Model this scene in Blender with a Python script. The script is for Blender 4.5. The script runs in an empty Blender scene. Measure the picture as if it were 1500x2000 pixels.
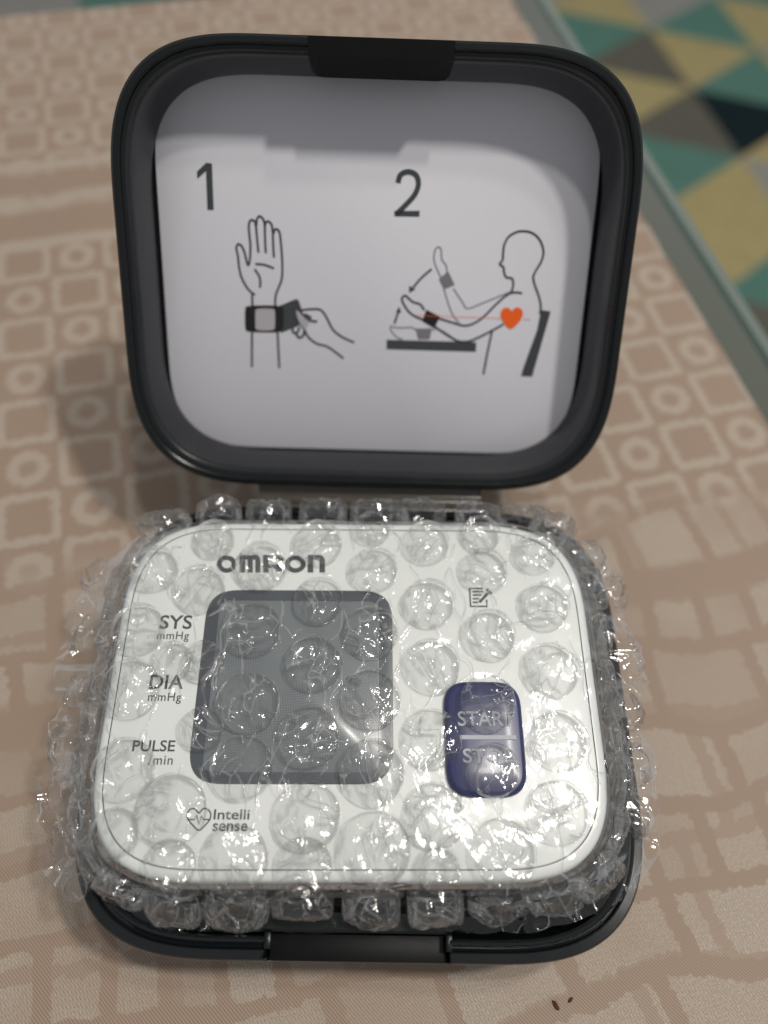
import bpy, bmesh, math, random
from math import sin, cos, pi, radians, sqrt
from mathutils import Vector, Matrix, noise

random.seed(7)
SC = bpy.context.scene
COL = SC.collection

# ------------------------------------------------------------------ camera
F_PX = 1503.0                                     # focal length in pixels of the 1500 x 2000 photograph
CAM_O = Vector((0.000246, -0.043061, 0.171204))
CAM_R = Vector((0.999507, 0.013969, 0.028114))
CAM_U = Vector((-0.026169, 0.865421, 0.500361))
CAM_F = Vector((0.017341, 0.500850, -0.865360))
cam_data = bpy.data.cameras.new('camera')
cam = bpy.data.objects.new('camera', cam_data)
COL.objects.link(cam)
cam.matrix_world = Matrix(((CAM_R.x, CAM_U.x, -CAM_F.x, CAM_O.x),
                           (CAM_R.y, CAM_U.y, -CAM_F.y, CAM_O.y),
                           (CAM_R.z, CAM_U.z, -CAM_F.z, CAM_O.z), (0, 0, 0, 1)))
cam_data.sensor_fit = 'VERTICAL'
cam_data.sensor_height = 34.6
cam_data.sensor_width = 25.95
cam_data.lens = 26.0
cam_data.clip_start = 0.01
cam_data.clip_end = 50.0
cam_data.dof.use_dof = True
cam_data.dof.focus_distance = 0.140
cam_data.dof.aperture_fstop = 7.0
SC.camera = cam

# ------------------------------------------------------------------ world and room lamps
world = bpy.data.worlds.new('World')
SC.world = world
world.use_nodes = True
bg = world.node_tree.nodes['Background']
bg.inputs[0].default_value = (0.96, 0.98, 1.0, 1)
bg.inputs[1].default_value = 0.36

def lamp(name, loc, power, radius, col):
    d = bpy.data.lights.new(name, 'POINT')
    d.energy = power
    d.shadow_soft_size = radius
    d.color = col
    o = bpy.data.objects.new(name, d)
    o.location = loc
    COL.objects.link(o)
    return o
# three bulbs of a ceiling fitting above and to the right of the table
lamp('ceiling_bulb', (0.620, 0.070, 1.36), 35.0, 0.045, (1.0, 0.95, 0.88))
lamp('ceiling_bulb', (0.215, 0.130, 1.36), 15.5, 0.035, (1.0, 0.95, 0.88))
lamp('ceiling_bulb', (0.520, 0.270, 1.36), 11.0, 0.045, (1.0, 0.95, 0.88))

SC.view_settings.view_transform = 'Standard'
SC.view_settings.look = 'None'
SC.view_settings.gamma = 1.0
SC.view_settings.exposure = 0.0
SC.view_settings.use_curve_mapping = False
SC.render.engine = 'CYCLES'
SC.cycles.use_denoising = True
SC.cycles.transparent_max_bounces = 40
SC.cycles.max_bounces = 10
SC.cycles.caustics_reflective = False
SC.cycles.caustics_refractive = False
SC.cycles.sample_clamp_indirect = 4.0

# ------------------------------------------------------------------ helpers
def ray(px, py):
    return (CAM_F + CAM_R * ((px - 750) / F_PX) - CAM_U * ((py - 1000) / F_PX))

def on_plane(px, py, P, N):
    r = ray(px, py)
    return CAM_O + r * ((P - CAM_O).dot(N) / r.dot(N))

def to_px(P):
    d = P - CAM_O
    z = d.dot(CAM_F)
    return (750 + F_PX * d.dot(CAM_R) / z, 1000 - F_PX * d.dot(CAM_U) / z)

def frame(o, u, v, n):
    return Matrix(((u.x, v.x, n.x, o.x), (u.y, v.y, n.y, o.y), (u.z, v.z, n.z, o.z), (0, 0, 0, 1)))

def tag(o, label=None, cat=None, group=None, kind=None):
    if label: o['label'] = label
    if cat: o['category'] = cat
    if group: o['group'] = group
    if kind: o['kind'] = kind
    return o

def empty(name, mat=None, parent=None):
    o = bpy.data.objects.new(name, None)
    o.empty_display_size = 0.01
    COL.objects.link(o)
    if parent: o.parent = parent
    if mat is not None: o.matrix_local = mat
    return o

def mesh_obj(name, verts, faces, mat, parent=None, smooth=True, auto=None):
    me = bpy.data.meshes.new(name)
    me.from_pydata([tuple(v) for v in verts], [], faces)
    me.update()
    return link_mesh(name, me, mat, parent, smooth, auto)

def link_mesh(name, me, mat, parent=None, smooth=True, auto=None):
    o = bpy.data.objects.new(name, me)
    COL.objects.link(o)
    if mat: me.materials.append(mat)
    if parent: o.parent = parent
    if smooth:
        for p in me.polygons: p.use_smooth = True
        if auto:
            me.set_sharp_from_angle(angle=radians(auto))
    return o

def outline(w, h, r, n=3.0, count=240):
    """rounded rectangle, counter-clockwise, evenly spaced along its length"""
    pts = []
    for cx, cy, a0 in ((1, 1, 0), (-1, 1, 90), (-1, -1, 180), (1, -1, 270)):
        for i in range(33):
            t = radians(a0 + 90 * i / 32)
            c, s = cos(t), sin(t)
            k = (abs(c) ** n + abs(s) ** n) ** (-1 / n)
            pts.append((cx * (w / 2 - r) + r * c * k, cy * (h / 2 - r) + r * s * k))
    pts.append(pts[0])
    L = [0]
    for a, b in zip(pts, pts[1:]):
        L.append(L[-1] + sqrt((a[0] - b[0]) ** 2 + (a[1] - b[1]) ** 2))
    out, j = [], 0
    for i in range(count):
        t = L[-1] * i / count
        while L[j + 1] < t: j += 1
        f = (t - L[j]) / max(L[j + 1] - L[j], 1e-12)
        out.append((pts[j][0] + f * (pts[j + 1][0] - pts[j][0]), pts[j][1] + f * (pts[j + 1][1] - pts[j][1])))
    return out

def loft(w, h, r, profile, cap_start=False, cap_end=False, n=3.0, count=240, fn=None):
    """profile: (inset, z) rings. returns verts, faces"""
    V, Fc = [], []
    for k, (ins, z) in enumerate(profile):
        for (x, y) in outline(w - 2 * ins, h - 2 * ins, max(r - ins, 0.002), n, count):
            V.append(fn(k, x, y, z) if fn else (x, y, z))
    for k in range(len(profile) - 1):
        for i in range(count):
            j = (i + 1) % count
            Fc.append((k * count + i, k * count + j, (k + 1) * count + j, (k + 1) * count + i))
    if cap_start: Fc.append(tuple(range(count - 1, -1, -1)))
    if cap_end:
        b = (len(profile) - 1) * count
        Fc.append(tuple(range(b, b + count)))
    return V, Fc

def box(x0, x1, y0, y1, z0, z1, bevel=0.0, seg=2):
    bm = bmesh.new()
    bmesh.ops.create_cube(bm, size=1)
    for v in bm.verts:
        v.co = Vector(((x0 + x1) / 2 + v.co.x * (x1 - x0), (y0 + y1) / 2 + v.co.y * (y1 - y0), (z0 + z1) / 2 + v.co.z * (z1 - z0)))
    if bevel:
        bmesh.ops.bevel(bm, geom=bm.edges[:], offset=bevel, segments=seg, affect='EDGES', profile=0.5)
    me = bpy.data.meshes.new('box')
    bm.to_mesh(me)
    bm.free()
    return me

def catmull(pts, sub=6, closed=False):
    if len(pts) < 3: return pts
    out = []
    n = len(pts)
    rng = range(n if closed else n - 1)
    for i in rng:
        p1, p2 = pts[i % n], pts[(i + 1) % n]
        p0 = pts[(i - 1) % n] if (closed or i > 0) else p1
        p3 = pts[(i + 2) % n] if (closed or i + 2 < n) else p2
        for k in range(sub):
            t = k / sub
            q = []
            for a in (0, 1):
                q.append(0.5 * (2 * p1[a] + (p2[a] - p0[a]) * t + (2 * p0[a] - 5 * p1[a] + 4 * p2[a] - p3[a]) * t * t + (3 * p1[a] - p0[a] - 3 * p2[a] + p3[a]) * t ** 3))
            out.append(tuple(q))
    if not closed: out.append(pts[-1])
    return out

class Ink:
    """collects flat printed shapes on a local xy plane"""
    def __init__(self, z): self.V, self.F, self.z = [], [], z
    def poly(self, pts):
        b = len(self.V)
        self.V += [(x, y, self.z) for x, y in pts]
        a = sum(p[0] * q[1] - q[0] * p[1] for p, q in zip(pts, pts[1:] + pts[:1]))
        idx = list(range(b, b + len(pts)))
        self.F.append(tuple(idx if a > 0 else idx[::-1]))
    def line(self, pts, w, closed=False):
        n = len(pts)
        L, R = [], []
        for i in range(n):
            p = pts[i]
            a = pts[(i - 1) % n] if (closed or i > 0) else p
            c = pts[(i + 1) % n] if (closed or i < n - 1) else p
            dx, dy = c[0] - a[0], c[1] - a[1]
            l = sqrt(dx * dx + dy * dy) or 1
            nx, ny = -dy / l * w / 2, dx / l * w / 2
            L.append((p[0] + nx, p[1] + ny)); R.append((p[0] - nx, p[1] - ny))
        b = len(self.V)
        for l, r in zip(L, R):
            self.V.append((l[0], l[1], self.z)); self.V.append((r[0], r[1], self.z))
        for i in range(n if closed else n - 1):
            j = (i + 1) % n
            self.F.append((b + 2 * i + 1, b + 2 * j + 1, b + 2 * j, b + 2 * i))
    def build(self, name, mat, parent):
        return mesh_obj(name, self.V, self.F, mat, parent, smooth=False)

def text_mesh(name, body, mat, parent, x, y, z, width, height, rot=0.0, bold=0.0, spacing=1.0):
    """lettering fitted into width x height with its lower left corner at x, y"""
    cu = bpy.data.curves.new(name, 'FONT')
    cu.body = body
    cu.size = 1.0
    cu.offset = bold
    cu.space_character = spacing
    cu.resolution_u = 4
    tmp = bpy.data.objects.new(name, cu)
    COL.objects.link(tmp)
    bpy.context.view_layer.update()
    dg = bpy.context.evaluated_depsgraph_get()
    me = bpy.data.meshes.new_from_object(tmp.evaluated_get(dg))
    bpy.data.objects.remove(tmp)
    xs = [v.co.x for v in me.vertices]; ys = [v.co.y for v in me.vertices]
    sx = width / (max(xs) - min(xs)); sy = height / (max(ys) - min(ys))
    x0, y0 = min(xs), min(ys)
    for v in me.vertices:
        px, py = (v.co.x - x0) * sx, (v.co.y - y0) * sy
        v.co = (x + px * cos(rot) - py * sin(rot), y + px * sin(rot) + py * cos(rot), z)
    me.materials.clear()
    return link_mesh(name, me, mat, parent, smooth=False)

# ------------------------------------------------------------------ materials
class NT:
    def __init__(self, name):
        self.m = bpy.data.materials.new(name)
        self.m.use_nodes = True
        self.t = self.m.node_tree
        self.p = self.t.nodes.get('Principled BSDF')
        self.out = self.t.nodes.get('Material Output')
    def n(self, kind, **kw):
        nd = self.t.nodes.new(kind)
        for k, v in kw.items(): setattr(nd, k, v)
        return nd
    def l(self, a, b): self.t.links.new(a, b)
    def val(self, sock, v):
        if hasattr(v, 'is_linked') or hasattr(v, 'links'): self.l(v, sock)
        else: sock.default_value = v
    def math(self, op, a, b=None, c=None, clamp=False):
        nd = self.n('ShaderNodeMath', operation=op, use_clamp=clamp)
        self.val(nd.inputs[0], a)
        if b is not None: self.val(nd.inputs[1], b)
        if c is not None: self.val(nd.inputs[2], c)
        return nd.outputs[0]
    def mix(self, f, a, b):
        nd = self.n('ShaderNodeMix', data_type='RGBA')
        self.val(nd.inputs[0], f); self.val(nd.inputs[6], a); self.val(nd.inputs[7], b)
        return nd.outputs[2]
    def noise(self, vec, scale, detail=3, rough=0.5):
        nd = self.n('ShaderNodeTexNoise')
        nd.inputs['Scale'].default_value = scale
        nd.inputs['Detail'].default_value = detail
        nd.inputs['Roughness'].default_value = rough
        self.l(vec, nd.inputs['Vector'])
        return nd.outputs[0]
    def ramp(self, f, lo, hi):
        nd = self.n('ShaderNodeMapRange', clamp=True)
        nd.interpolation_type = 'SMOOTHSTEP'
        self.val(nd.inputs[0], f)
        nd.inputs[1].default_value = lo; nd.inputs[2].default_value = hi
        return nd.outputs[0]
    def bump(self, h, strength, dist, normal=None):
        nd = self.n('ShaderNodeBump')
        nd.inputs['Strength'].default_value = strength
        nd.inputs['Distance'].default_value = dist
        self.l(h, nd.inputs['Height'])
        if normal is not None: self.l(normal, nd.inputs['Normal'])
        return nd.outputs[0]

def plain(name, col, rough=0.5, spec=0.5, grain=0.0, gscale=900, bump=0.0, bscale=3000, coat=0.0):
    t = NT(name)
    t.p.inputs['Roughness'].default_value = rough
    t.p.inputs['Specular IOR Level'].default_value = spec
    t.p.inputs['Coat Weight'].default_value = coat
    co = t.n('ShaderNodeTexCoord').outputs['Object']
    nz = t.noise(co, gscale, 4)
    c2 = tuple(min(1, c * (1 + grain)) for c in col) + (1,)
    c1 = tuple(c * (1 - grain) for c in col) + (1,)
    t.l(t.mix(nz, c1, c2), t.p.inputs['Base Color'])
    t.l(t.math('MULTIPLY_ADD', t.noise(co, gscale * 0.4, 3), 0.16, rough - 0.08), t.p.inputs['Roughness'])
    if bump:
        t.l(t.bump(t.noise(co, bscale, 2), bump, 0.0001), t.p.inputs['Normal'])
    return t.m

M = {}
M['case'] = plain('case_plastic', (0.0065, 0.0085, 0.0092), 0.22, 0.30, 0.15, 300, 0.10, 6000)
M['base'] = plain('case_base_plastic', (0.0060, 0.0080, 0.0090), 0.16, 0.42, 0.15, 300, 0.03, 6000)
M['case_dark'] = plain('case_plastic_matt', (0.0035, 0.0042, 0.0042), 0.45, 0.12, 0.2, 300)
M['case_wall'] = plain('case_plastic_inner', (0.014, 0.014, 0.017), 0.26, 0.55, 0.12, 300, 0.08, 6000)
M['hinge'] = plain('hinge_plastic', (0.062, 0.053, 0.042), 0.20, 0.5, 0.2, 300)  # brown reflection of the tablecloth put into the dark hinge's base colour
M['white'] = plain('white_plastic', (0.775, 0.795, 0.775), 0.30, 0.45, 0.015, 400, 0.05, 9000)
M['groove'] = plain('panel_seam', (0.22, 0.22, 0.23), 0.6)
M['card'] = plain('card_paper', (0.60, 0.595, 0.64), 0.45, 0.35, 0.02, 700)
M['ink'] = plain('dark_ink', (0.045, 0.050, 0.055), 0.6, 0.3, 0.1, 900)
M['ink_black'] = plain('black_ink', (0.012, 0.012, 0.012), 0.5, 0.3)
M['ink_grey'] = plain('grey_ink', (0.17, 0.165, 0.18), 0.6, 0.3)
M['ink_pale'] = plain('pale_ink', (0.38, 0.36, 0.39), 0.6, 0.3)
M['ink_mid'] = plain('mid_ink', (0.20, 0.20, 0.22), 0.6, 0.3)
M['ink_orange'] = plain('orange_ink', (0.80, 0.11, 0.010), 0.6, 0.3)
M['print'] = plain('panel_print', (0.055, 0.06, 0.066), 0.5, 0.4)
M['button_print'] = plain('button_print', (0.40, 0.42, 0.46), 0.5, 0.4)
M['cuff'] = plain('cuff_fabric', (0.030, 0.030, 0.036), 0.9, 0.2, 0.4, 2500, 0.5, 5000)
M['cuff_label'] = plain('cuff_label', (0.13, 0.115, 0.115), 0.6, 0.3, 0.1)
M['wood'] = plain('floor_wood', (0.20, 0.13, 0.08), 0.5, 0.4, 0.3, 12)
M['crumb'] = plain('crumb', (0.09, 0.035, 0.018), 0.8, 0.2, 0.5, 4000)

def dotted(name, col, dark, rough, scale=1550.0, amount=0.95):
    """plastic under a protective sheet with a fine diagonal dot mesh"""
    t = NT(name)
    co = t.n('ShaderNodeTexCoord').outputs['Object']
    mp = t.n('ShaderNodeMapping')
    mp.inputs['Rotation'].default_value = (0, 0, radians(38))
    t.l(co, mp.inputs['Vector'])
    sx = t.n('ShaderNodeSeparateXYZ'); t.l(mp.outputs[0], sx.inputs[0])
    a = t.math('SINE', t.math('MULTIPLY', sx.outputs[0], scale * 2 * pi))
    b = t.math('SINE', t.math('MULTIPLY', sx.outputs[1], scale * 2 * pi))
    d = t.ramp(t.math('MULTIPLY', a, b), -0.4, 0.7)
    patch = t.ramp(t.noise(co, 60, 2), 0.40, 0.62)
    f = t.math('MULTIPLY', t.math('MULTIPLY', d, amount), t.math('MULTIPLY_ADD', patch, 0.8, 0.2))
    t.l(t.mix(f, col + (1,), dark + (1,)), t.p.inputs['Base Color'])
    t.p.inputs['Roughness'].default_value = rough
    t.p.inputs['Coat Weight'].default_value = 0.25
    t.p.inputs['Coat Roughness'].default_value = 0.15
    return t.m
M['screen_frame'] = dotted('screen_frame_plastic', (0.070, 0.079, 0.093), (0.042, 0.048, 0.057), 0.35)
M['lcd'] = dotted('lcd_glass', (0.185, 0.200, 0.210), (0.105, 0.117, 0.128), 0.3)
M['button'] = dotted('blue_button', (0.030, 0.035, 0.118), (0.014, 0.017, 0.066), 0.35)

def film_material(name, haze, crease_scale, crease_width, bump_strength, n_amt=0.5, edge_haze=0.15):
    t = NT(name)
    t.t.nodes.remove(t.p)
    tc = t.n('ShaderNodeTexCoord')
    oi = t.n('ShaderNodeObjectInfo')
    off = t.n('ShaderNodeVectorMath', operation='ADD')
    t.l(tc.outputs['Object'], off.inputs[0])
    rnd = t.n('ShaderNodeCombineXYZ')
    t.l(oi.outputs['Random'], rnd.inputs[0]); t.l(oi.outputs['Random'], rnd.inputs[2])
    t.l(rnd.outputs[0], off.inputs[1])
    v = off.outputs[0]
    # warped coordinates so creases wander
    wz = t.n('ShaderNodeTexNoise'); wz.inputs['Scale'].default_value = 160; wz.inputs['Detail'].default_value = 0
    t.l(v, wz.inputs['Vector'])
    wsub = t.n('ShaderNodeVectorMath', operation='MULTIPLY_ADD')
    t.l(wz.outputs['Color'], wsub.inputs[0]); wsub.inputs[1].default_value = (0.006, 0.006, 0.006)
    t.l(v, wsub.inputs[2])
    st = t.n('ShaderNodeMapping'); st.inputs['Scale'].default_value = (1.5, 0.5, 1.0)
    t.l(wsub.outputs[0], st.inputs['Vector'])
    vw = st.outputs[0]
    def crease(scale, width):
        vo = t.n('ShaderNodeTexVoronoi', feature='DISTANCE_TO_EDGE')
        vo.inputs['Scale'].default_value = scale
        t.l(vw, vo.inputs['Vector'])
        return t.math('SUBTRACT', 1.0, t.ramp(vo.outputs['Distance'], 0.0, width))
    c1 = crease(crease_scale, crease_width)
    n1 = t.noise(vw, 420, 2, 0.6)
    keep = t.ramp(t.noise(v, 230, 0), 0.40, 0.54)
    h = t.math('MULTIPLY', t.math('MULTIPLY', c1, keep), 1.5)
    h = t.math('ADD', h, t.math('MULTIPLY', n1, n_amt))
    nrm = t.bump(h, bump_strength, 0.00028)
    fr = t.n('ShaderNodeFresnel'); fr.inputs['IOR'].default_value = 1.5
    t.l(nrm, fr.inputs['Normal'])
    fac = t.math('MINIMUM', t.math('MULTIPLY', fr.outputs[0], 1.2), 0.42)
    tr = t.n('ShaderNodeBsdfTransparent'); tr.inputs[0].default_value = (0.978, 0.982, 0.980, 1)
    gl = t.n('ShaderNodeBsdfGlossy'); gl.inputs['Roughness'].default_value = 0.085
    gl.inputs['Color'].default_value = (1, 1, 1, 1)
    t.l(nrm, gl.inputs['Normal'])
    df = t.n('ShaderNodeBsdfTranslucent'); df.inputs[0].default_value = (0.9, 0.9, 0.9, 1)
    dd = t.n('ShaderNodeBsdfDiffuse'); dd.inputs[0].default_value = (0.95, 0.95, 0.95, 1)
    t.l(nrm, dd.inputs['Normal'])
    md = t.n('ShaderNodeMixShader'); md.inputs[0].default_value = 0.78
    t.l(df.outputs[0], md.inputs[1]); t.l(dd.outputs[0], md.inputs[2])
    m1 = t.n('ShaderNodeMixShader')
    hz = t.math('ADD', t.math('MULTIPLY_ADD', t.math('MINIMUM', fr.outputs[0], 0.6), edge_haze, haze - 0.008), t.math('MULTIPLY', t.math('MULTIPLY', crease(crease_scale, crease_width * 0.6), keep), 0.20))
    t.l(hz, m1.inputs[0]); t.l(tr.outputs[0], m1.inputs[1]); t.l(md.outputs[0], m1.inputs[2])
    m2 = t.n('ShaderNodeMixShader')
    t.l(fac, m2.inputs[0]); t.l(m1.outputs[0], m2.inputs[1]); t.l(gl.outputs[0], m2.inputs[2])
    t.l(m2.outputs[0], t.out.inputs['Surface'])
    return t.m
M['film'] = film_material('clear_film', 0.010, 120, 0.05, 0.55, 0.45, 0.06)
M['bubble'] = film_material('clear_bubble_film', 0.012, 250, 0.08, 1.1, 0.42, 0.19)

def glass_edge_material(name, col, rough):
    t = NT(name)
    t.p.inputs['Base Color'].default_value = col + (1,)
    t.p.inputs['Roughness'].default_value = rough
    t.p.inputs['Coat Weight'].default_value = 0.35
    t.p.inputs['Coat Roughness'].default_value = 0.05
    return t.m
M['glass_top'] = glass_edge_material('grey_green_glass', (0.088, 0.097, 0.076), 0.25)
M['glass_seam'] = glass_edge_material('dark_green_glass', (0.040, 0.075, 0.062), 0.3)
M['glass_bevel'] = glass_edge_material('pale_green_glass', (0.125, 0.160, 0.132), 0.25)

def cloth_material():
    t = NT('jacquard_cloth')
    co = t.n('ShaderNodeTexCoord').outputs['Object']
    # thread-level wobble makes stepped, frayed motif edges
    wob = t.n('ShaderNodeTexNoise'); wob.inputs['Scale'].default_value = 620; wob.inputs['Detail'].default_value = 3
    t.l(co, wob.inputs['Vector'])
    wv = t.n('ShaderNodeVectorMath', operation='MULTIPLY_ADD')
    t.l(wob.outputs['Color'], wv.inputs[0]); wv.inputs[1].default_value = (0.0030, 0.0030, 0); t.l(co, wv.inputs[2])
    wob2 = t.n('ShaderNodeTexNoise'); wob2.inputs['Scale'].default_value = 26; wob2.inputs['Detail'].default_value = 1
    t.l(co, wob2.inputs['Vector'])
    wv2 = t.n('ShaderNodeVectorMath', operation='MULTIPLY_ADD')
    t.l(wob2.outputs['Color'], wv2.inputs[0]); wv2.inputs[1].default_value = (0.004, 0.004, 0); t.l(wv.outputs[0], wv2.inputs[2])
    s = t.n('ShaderNodeSeparateXYZ'); t.l(wv.outputs[0], s.inputs[0])
    U, V = s.outputs[0], s.outputs[1]
    s2 = t.n('ShaderNodeSeparateXYZ'); t.l(wv2.outputs[0], s2.inputs[0])
    U2, V2 = s2.outputs[0], s2.outputs[1]
    def absd(a): return t.math('ABSOLUTE', a)
    # --- lattice of squares and small rings
    pu, pv = 0.016, 0.0155
    cu = t.math('DIVIDE', t.math('ADD', U, 0.068 + 0.0008 + pu * 41 - pu * 0.5 + pu * 0.5), pu)
    cv = t.math('DIVIDE', t.math('ADD', V, -0.306 + 0.0008 + pv * 60), pv)
    iu = t.math('ROUND', cu); iv = t.math('ROUND', cv)
    lu = t.math('MULTIPLY', t.math('SUBTRACT', cu, iu), pu)
    lv = t.math('MULTIPLY', t.math('SUBTRACT', cv, iv), pv)
    par = t.math('MODULO', t.math('ADD', t.math('ADD', iu, iv), 1.0), 2.0)     # alternates square / ring
    # rounded square distance
    qx = t.math('MAXIMUM', t.math('SUBTRACT', absd(lu), 0.0044), 0.0)
    qy = t.math('MAXIMUM', t.math('SUBTRACT', absd(lv), 0.0041), 0.0)
    dsq = t.math('SQRT', t.math('ADD', t.math('MULTIPLY', qx, qx), t.math('MULTIPLY', qy, qy)))
    lsq = t.math('SUBTRACT', 1.0, t.ramp(absd(t.math('SUBTRACT', dsq, 0.0028)), 0.0009, 0.0021))
    dr = t.math('SQRT', t.math('ADD', t.math('MULTIPLY', lu, lu), t.math('MULTIPLY', lv, lv)))
    lrg = t.math('SUBTRACT', 1.0, t.ramp(absd(t.math('SUBTRACT', dr, 0.0040)), 0.0009, 0.0021))
    mot = t.math('ADD', t.math('MULTIPLY', lsq, par), t.math('MULTIPLY', lrg, t.math('SUBTRACT', 1.0, par)))
    lattice = t.math('MULTIPLY', mot, 0.72)
    # --- irregular blocks with plain bands between
    uoff = t.math('ADD', U2, 1.0); voff = t.math('ADD', V2, 1.0)
    # large slow drift so that the rows of blocks are not ruled lines
    dr1 = t.math('MULTIPLY', t.math('SUBTRACT', t.noise(co, 11, 1), 0.5), 0.030)
    dr2 = t.math('MULTIPLY', t.math('SUBTRACT', t.noise(wv2.outputs[0], 17, 1), 0.5), 0.026)
    def blocks(du, dv, w, h, band, off, sq, freq):
        br = t.n('ShaderNodeTexBrick')
        br.offset = off; br.offset_frequency = 2; br.squash = sq; br.squash_frequency = freq
        cv_ = t.n('ShaderNodeCombineXYZ')
        t.l(t.math('ADD', t.math('ADD', uoff, du), dr1), cv_.inputs[0]); t.l(t.math('ADD', t.math('ADD', voff, dv), dr2), cv_.inputs[1])
        t.l(cv_.outputs[0], br.inputs['Vector'])
        for k, v in (('Scale', 1.0), ('Mortar Size', band), ('Mortar Smooth', 0.2), ('Brick Width', w), ('Row Height', h), ('Bias', 0.2)):
            br.inputs[k].default_value = v
        br.inputs['Color1'].default_value = (0.35, 0.35, 0.35, 1); br.inputs['Color2'].default_value = (1, 1, 1, 1)
        br.inputs['Mortar'].default_value = (0, 0, 0, 1)
        return br.outputs['Color'], br.outputs['Fac']
    ca, fa = blocks(0.0, 0.0, 0.0230, 0.0160, 0.0019, 0.37, 0.55, 3)
    cb, fb = blocks(0.009, 0.005, 0.0310, 0.0250, 0.0016, 0.62, 1.7, 2)
    blk = t.math('MULTIPLY', ca, t.math('SUBTRACT', 1.0, t.math('MULTIPLY', fb, 0.75)))
    # zones: lattice at the far side and right edge, blocks near
    zone = t.ramp(t.math('ADD', t.math('ADD', V2, t.math('MULTIPLY', U2, 0.10)), 0.0), 0.045, 0.060)
    plainband = t.ramp(absd(t.math('SUBTRACT', V2, 0.194)), 0.014, 0.020)
    plainband2 = t.ramp(absd(t.math('SUBTRACT', V2, 0.022)), 0.003, 0.006)
    speck = t.ramp(t.noise(co, 2600, 3, 0.7), 0.36, 0.60)
    soft = t.ramp(t.noise(co, 40, 2), 0.35, 0.60)
    blk = t.math('MULTIPLY', blk, t.math('MULTIPLY_ADD', soft, 0.45, 0.55))
    blkm = t.math('MULTIPLY', t.math('MULTIPLY', blk, plainband2), t.math('MULTIPLY_ADD', speck, 0.65, 0.35))
    def stripe(c, hw): return t.math('SUBTRACT', 1.0, t.ramp(absd(t.math('SUBTRACT', V2, c)), hw * 0.5, hw))
    stripes = t.math('MULTIPLY', t.math('MAXIMUM', t.math('MAXIMUM', stripe(0.2150, 0.0032), stripe(0.1760, 0.0032)), t.math('MULTIPLY', stripe(0.1960, 0.0060), t.ramp(t.noise(co, 90, 2), 0.40, 0.60))), 0.72)
    latm = t.math('MAXIMUM', t.math('MULTIPLY', lattice, plainband), stripes)
    inv = t.math('SUBTRACT', 1.0, zone)
    mask = t.math('ADD', t.math('MULTIPLY', blkm, inv), t.math('MULTIPLY', latm, zone))
    base = t.mix(t.noise(co, 9, 2), (0.330, 0.238, 0.176, 1), (0.365, 0.272, 0.205, 1))
    lite = (0.470, 0.405, 0.335, 1)
    col = t.mix(mask, base, lite)
    # fine weave
    so = t.n('ShaderNodeSeparateXYZ'); t.l(co, so.inputs[0])
    p = 2 * pi / 0.00060
    da = t.math('SINE', t.math('ADD', t.math('MULTIPLY', so.outputs[0], p), t.math('MULTIPLY', so.outputs[1], p * 0.65)))
    wa = t.math('SINE', t.math('MULTIPLY', t.math('ADD', so.outputs[0], t.math('MULTIPLY', so.outputs[1], 0.12)), p * 0.9))
    wb = t.math('SINE', t.math('MULTIPLY', so.outputs[1], p * 0.5))
    sat = t.math('MULTIPLY', wa, t.math('MULTIPLY_ADD', wb, 0.4, 0.6))
    weave = t.math('ADD', t.math('MULTIPLY', da, t.math('SUBTRACT', 1.0, mask)), t.math('MULTIPLY', sat, mask))
    wn = t.math('MULTIPLY_ADD', weave, 0.5, 0.5)
    dk = t.n('ShaderNodeMix', data_type='RGBA', blend_type='MULTIPLY')
    t.l(t.math('MULTIPLY', t.math('SUBTRACT', 1.0, wn), 0.55), dk.inputs[0])
    t.l(col, dk.inputs[6]); dk.inputs[7].default_value = (0.40, 0.36, 0.33, 1)
    t.l(dk.outputs[2], t.p.inputs['Base Color'])
    t.l(t.math('MULTIPLY_ADD', mask, -0.12, 0.62), t.p.inputs['Roughness'])
    t.p.inputs['Specular IOR Level'].default_value = 0.35
    t.l(t.math('MULTIPLY_ADD', mask, 0.22, 0.10), t.p.inputs['Sheen Weight'])
    t.p.inputs['Sheen Roughness'].default_value = 0.4
    h = t.math('ADD', t.math('MULTIPLY', wn, 0.5), t.math('MULTIPLY', mask, 0.8))
    t.l(t.bump(h, 0.5, 0.00012), t.p.inputs['Normal'])
    return t.m
M['cloth'] = cloth_material()

def rug_mat(name, col):
    t = NT(name)
    co = t.n('ShaderNodeTexCoord').outputs['Object']
    nz = t.noise(co, 38, 4, 0.6)
    t.l(t.mix(nz, tuple(c * 0.80 for c in col) + (1,), tuple(min(1, c * 1.2) for c in col) + (1,)), t.p.inputs['Base Color'])
    t.p.inputs['Roughness'].default_value = 0.95
    t.p.inputs['Specular IOR Level'].default_value = 0.1
    t.l(t.bump(t.noise(co, 420, 3), 0.8, 0.004), t.p.inputs['Normal'])
    return t.m
RUG = {'y': rug_mat('rug_yellow', (0.50, 0.415, 0.20)), 't': rug_mat('rug_teal', (0.125, 0.265, 0.215)),
       'g': rug_mat('rug_grey', (0.155, 0.148, 0.118)), 'l': rug_mat('rug_light_grey', (0.36, 0.35, 0.32)),
       'n': rug_mat('rug_navy', (0.010, 0.022, 0.026))}

# ------------------------------------------------------------------ setting: floor, rug, table, cloth
TH = radians(14.5)                                    # the table stands turned by this much
FLOOR = -0.74
floor = mesh_obj('floor', [(-3, -2, FLOOR), (3.5, -2, FLOOR), (3.5, 4, FLOOR), (-3, 4, FLOOR)], [(0, 1, 2, 3)], M['wood'], smooth=False)
tag(floor, kind='structure')

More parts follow.
